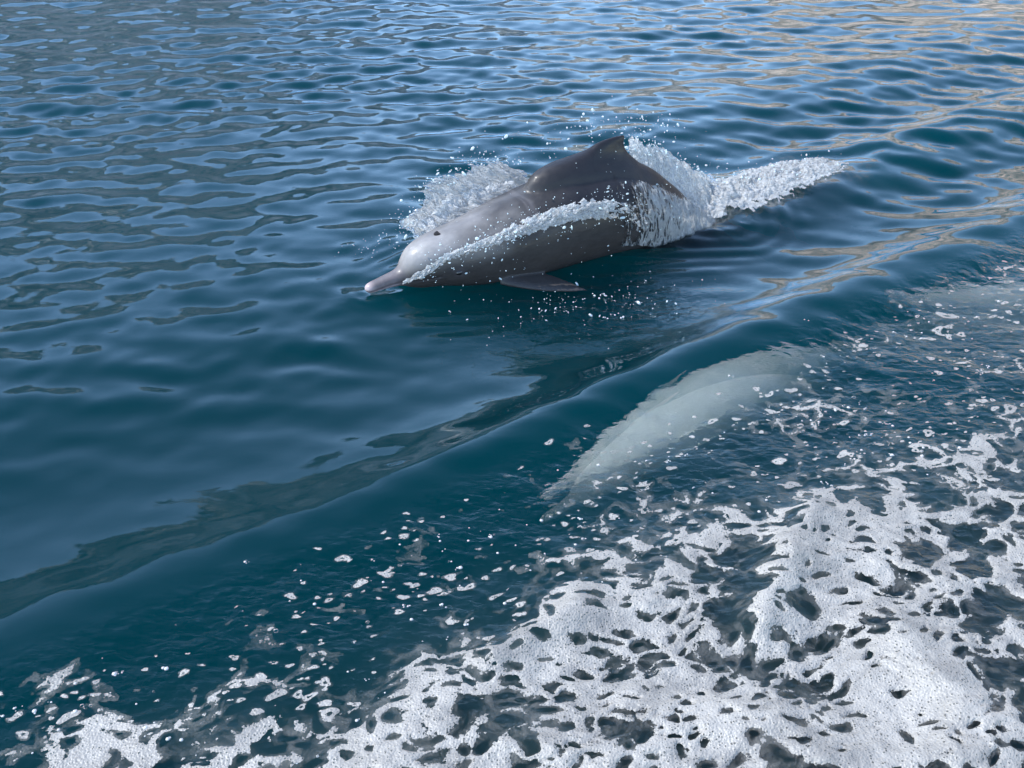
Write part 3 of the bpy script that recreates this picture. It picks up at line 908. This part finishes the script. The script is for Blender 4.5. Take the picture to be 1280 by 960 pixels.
def sheet_between(low, high, bulge, n=260, m=110, jag=0.0):
    """low, high: lists of (x, y, z); bulge: outward push of the middle"""
    lo, hi = np.array(low, float), np.array(high, float)
    t = np.linspace(0, 1, n)
    def c(a): 
        tt = np.linspace(0, 1, len(a)); return np.stack([smooth_interp(t, tt, a[:, i]) for i in range(3)], 1)
    L, Hh = c(lo), c(hi)
    w = np.linspace(0, 1, m)[None, :, None] * (1 + jag * (1.1 * perlin(t * 5.3 + 2.1, 0.7) + 0.8 * perlin(t * 13 + 4, 3.7) + .3 * perlin(t * 37, 1.2)))[:, None, None]
    return L[:, None] * (1 - w) + Hh[:, None] * w + np.array(bulge, float) * np.sin(np.pi * w)

def rest(s, y, z): return LEAD.map(np.array([[s, y, z]]))[0]
def on(s, lat, z):
    """point beside the dolphin: distance from the beak, to its left (+) or right (-), height over the water"""
    return LEAD.tip + s * LEAD.h + lat * LEAD.n + np.array([0, 0, z])
def edge_cover(n, m, a=0.15, b=0.5):
    u_ = np.linspace(0, 1, n)[:, None]; w_ = np.linspace(0, 1, m)[None]
    return sstep(0, a, u_) * sstep(1, 1 - a, u_) * (1 - sstep(b, 1.0, w_) * .75)

P = sheet_between([on(.30, -.10, .10), on(.45, -.14, .12), on(.65, -.17, .16), on(.85, -.18, .18), on(.98, -.16, .2)],
                  [on(.26, -.24, .12), on(.36, -.32, .20), on(.50, -.38, .30), on(.72, -.42, .33), on(.95, -.40, .22)], (-.02, .04, .03), jag=.45)
sheet_object("head_splash", P, edge_cover(*P.shape[:2]), M_SHEET, "fan of clear and white water thrown up behind the dolphin's head", cut=.22, rough=.016, freq=20, seed=4)
P = sheet_between([on(.34, -.10, .12), on(.5, -.14, .14), on(.7, -.17, .18), on(.9, -.18, .2)],
                  [on(.28, -.17, .16), on(.42, -.22, .22), on(.6, -.26, .26), on(.85, -.28, .24)], (-.02, .03, .02), 220, 70, .45)
sheet_object("head_splash", P, edge_cover(*P.shape[:2]), M_CURL, "dense white inner curl of the splash behind the dolphin's head", cut=.30, rough=.014, freq=26, seed=14)
# water peeling off the dorsal fin into the tail wake
P = sheet_between([on(1.29, .0, .30), on(1.38, .0, .22), on(1.5, .02, .13), on(1.65, .05, .05), on(1.85, .06, -.02)],
                  [on(1.275, -.02, .455), on(1.40, -.10, .40), on(1.56, -.16, .33), on(1.72, -.18, .22), on(1.92, -.16, .08)], (.0, .02, .03), 240, 100, .18)
sheet_object("fin_splash", P, edge_cover(*P.shape[:2], .08, .45), M_VEIL, "white veil of water peeling off behind the dorsal fin", cut=.24, rough=.018, freq=26, seed=24, flow=(1.0, .5))
# thin film running down the flank below the fin
s = np.linspace(1.08, 1.72, 200)[:, None]; th = np.radians(np.linspace(18, 112, 120))[None]
yy, zz = body_ring(np.broadcast_to(s, (200, 120)), np.broadcast_to(th, (200, 120)))
k = 1 + (.012 + .02 * sstep(1.2, 1.6, s)) / np.hypot(yy, zz)
P = LEAD.map(np.stack([np.broadcast_to(s, yy.shape), yy * k, zz * k], -1))
cov = sstep(1.08, 1.3, s) * (.42 + .25 * sstep(1.3, 1.6, s)) * sstep(18, 40, np.degrees(th)) + .0 * yy
sheet_object("flank_film", P, cov, M_SHEET, "thin running film of water over the dolphin's lower back", cut=.16, rough=.006, freq=26, seed=34)

# boiling white water over the tail
def build_wake():
    n, m = 330, 130
    t = np.linspace(0, 1, n)[:, None]; w = np.linspace(-1, 1, m)[None]
    ax = .80 + .98 * t; ay = 4.86 + .79 * t
    wid = np.interp(t, [0, .2, .6, .9, 1], [.16, .24, .24, .20, .14])
    X = ax + w * wid * WN[0]; Y = ay + w * wid * WN[1]
    prof = np.clip(1 - np.abs(w) ** 1.6, 0, 1)
    amp = np.interp(t, [0, .12, .35, .7, 1], [.07, .10, .085, .06, .005])
    Z = sea_z(X, Y) - .004 + prof * amp * (0.75 + 0.8 * fbm(X * 9, Y * 9, 2.4, 4, .6))
    P = np.stack([X, Y, Z], -1)
    cov = np.broadcast_to(prof, X.shape) * np.interp(t, [0, .55, .8, 1], [1, 1, .75, .2])
    sheet_object("tail_wake", P, cov, M_WAKE, "boiling white water trailing over the dolphin's tail", cut=.34, rough=.012, freq=26, seed=44, stretch=.9, flow=(.7, .8))
build_wake()

# ---------------------------------------------------------------- flying drops
def ico():
    bm = bmesh.new(); bmesh.ops.create_icosphere(bm, subdivisions=1, radius=1.0)
    v = np.array([x.co[:] for x in bm.verts]); f = np.array([[y.index for y in x.verts] for x in bm.faces]); bm.free()
    return v, f
ICO_V, ICO_F = ico()

def drops(name, pts, rad, label):
    n = len(pts); r = np.random.default_rng(len(pts))
    st = 0.7 + 0.5 * r.random((n, 1, 3))
    dirs = r.normal(size=(n, 3)) * (.5, .5, .7) + LEAD.h * .8; dirs /= np.linalg.norm(dirs, axis=1)[:, None]
    along = (ICO_V[None] * dirs[:, None]).sum(-1, keepdims=True)
    pull = (r.random((n, 1, 1)) ** 2) * 1.6                     # some drops are drawn out along their flight
    V = pts[:, None, :] + (ICO_V[None] * st + dirs[:, None] * along * pull) * rad[:, None, None]
    F = ICO_F[None] + (np.arange(n) * len(ICO_V))[:, None, None]
    me = mesh_from_arrays(name, V.reshape(-1, 3), F.reshape(-1, 3))
    o = add_obj(name, me, M_DROP)
    tag(o, label, "water drops", kind="stuff")

dr = np.random.default_rng(77)
def cloud(n, pts, spread):
    """random points along a polyline of (s, lat, z)"""
    a = np.array(pts, float); t = dr.random(n) * (len(a) - 1); k = t.astype(int); f = (t - k)[:, None]
    q = a[k] * (1 - f) + a[k + 1] * f + dr.normal(size=(n, 3)) * np.array(spread)
    return LEAD.tip + q[:, :1] * LEAD.h + q[:, 1:2] * LEAD.n + q[:, 2:] * np.array([0, 0, 1.0])
def radii(n, m, s): return np.clip(m * np.exp(dr.normal(size=n) * s), .0008, .0075)

p = np.concatenate([cloud(120, [(.75, -.2, .42), (1.0, -.15, .50), (1.2, -.1, .53), (1.42, -.1, .50), (1.6, -.15, .38)], (.08, .12, .035)),
                    cloud(60, [(1.05, .0, .53), (1.35, .0, .54)], (.07, .08, .03))])
drops("fin_spray", p, radii(len(p), .0017, .65), "bright drops flying around the dorsal fin")
p = cloud(260, [(.2, -.2, .10), (.32, -.28, .18), (.5, -.36, .28), (.72, -.40, .34), (.9, -.36, .30)], (.035, .04, .025))
drops("head_spray", p, radii(len(p), .0016, .6), "fine drops along the edge of the splash behind the head")
p = cloud(360, [(1.28, -.02, .42), (1.45, -.1, .36), (1.65, -.14, .24), (1.9, -.12, .12), (2.3, -.1, .08), (2.7, -.1, .05)], (.05, .05, .03))
drops("wake_spray", p, radii(len(p), .0017, .65), "drops over the white water trailing from the fin")
s_ = dr.uniform(.22, 1.2, 420); th_ = np.radians(np.interp(s_, [.15, .2, .35, .5, .65, .8, .95, 1.1, 1.25, 1.35], [98, 80, 60, 54, 52, 54, 58, 66, 82, 100]) + dr.normal(0, 10, 420)); y_, z_ = body_ring(s_, th_)
k_ = 1 + np.interp(s_, [.2, .5, .9], [.012, .03, .055]) * dr.uniform(.3, 1.5, 420) / np.hypot(y_, z_)
drops("ridge_spray", LEAD.map(np.stack([s_, y_ * k_, z_ * k_], -1)), radii(420, .0013, .55), "bright drops bursting from the white ridge along the flank")
# drops lying against and in front of the flank
s_ = dr.uniform(.25, 1.4, 230); th_ = np.radians(np.clip(dr.normal(62, 26, 230), 5, 105)); y_, z_ = body_ring(s_, th_)
k_ = 1 + np.abs(dr.normal(0, .05, 230)) / np.hypot(y_, z_) + .01
p = LEAD.map(np.stack([s_, y_ * k_, z_ * k_ + np.where((s_ > .9) & (dr.random(230) < .4), .10, 0)], -1))
p = p[p[:, 2] > .02]
drops("flank_spray", p, radii(len(p), .0016, .55), "white drops scattered over the dolphin's near flank")
# drops and bubbles hitting the surface below the flank
p = cloud(190, [(.45, .30, 0), (.8, .42, 0), (1.15, .55, 0)], (.14, .11, .0)); p[:, 2] = sea_z(p[:, 0], p[:, 1]) + .002 + np.abs(dr.normal(0, .006, len(p)))
drops("surface_spray", p, radii(len(p), .0016, .5), "small drops and bubbles on the rippled water below the flank")
p = cloud(26, [(.05, -.28, .07), (.18, -.28, .09)], (.05, .04, .02))
drops("beak_spray", p, radii(len(p), .0017, .35), "few tiny drops over the water above the beak")
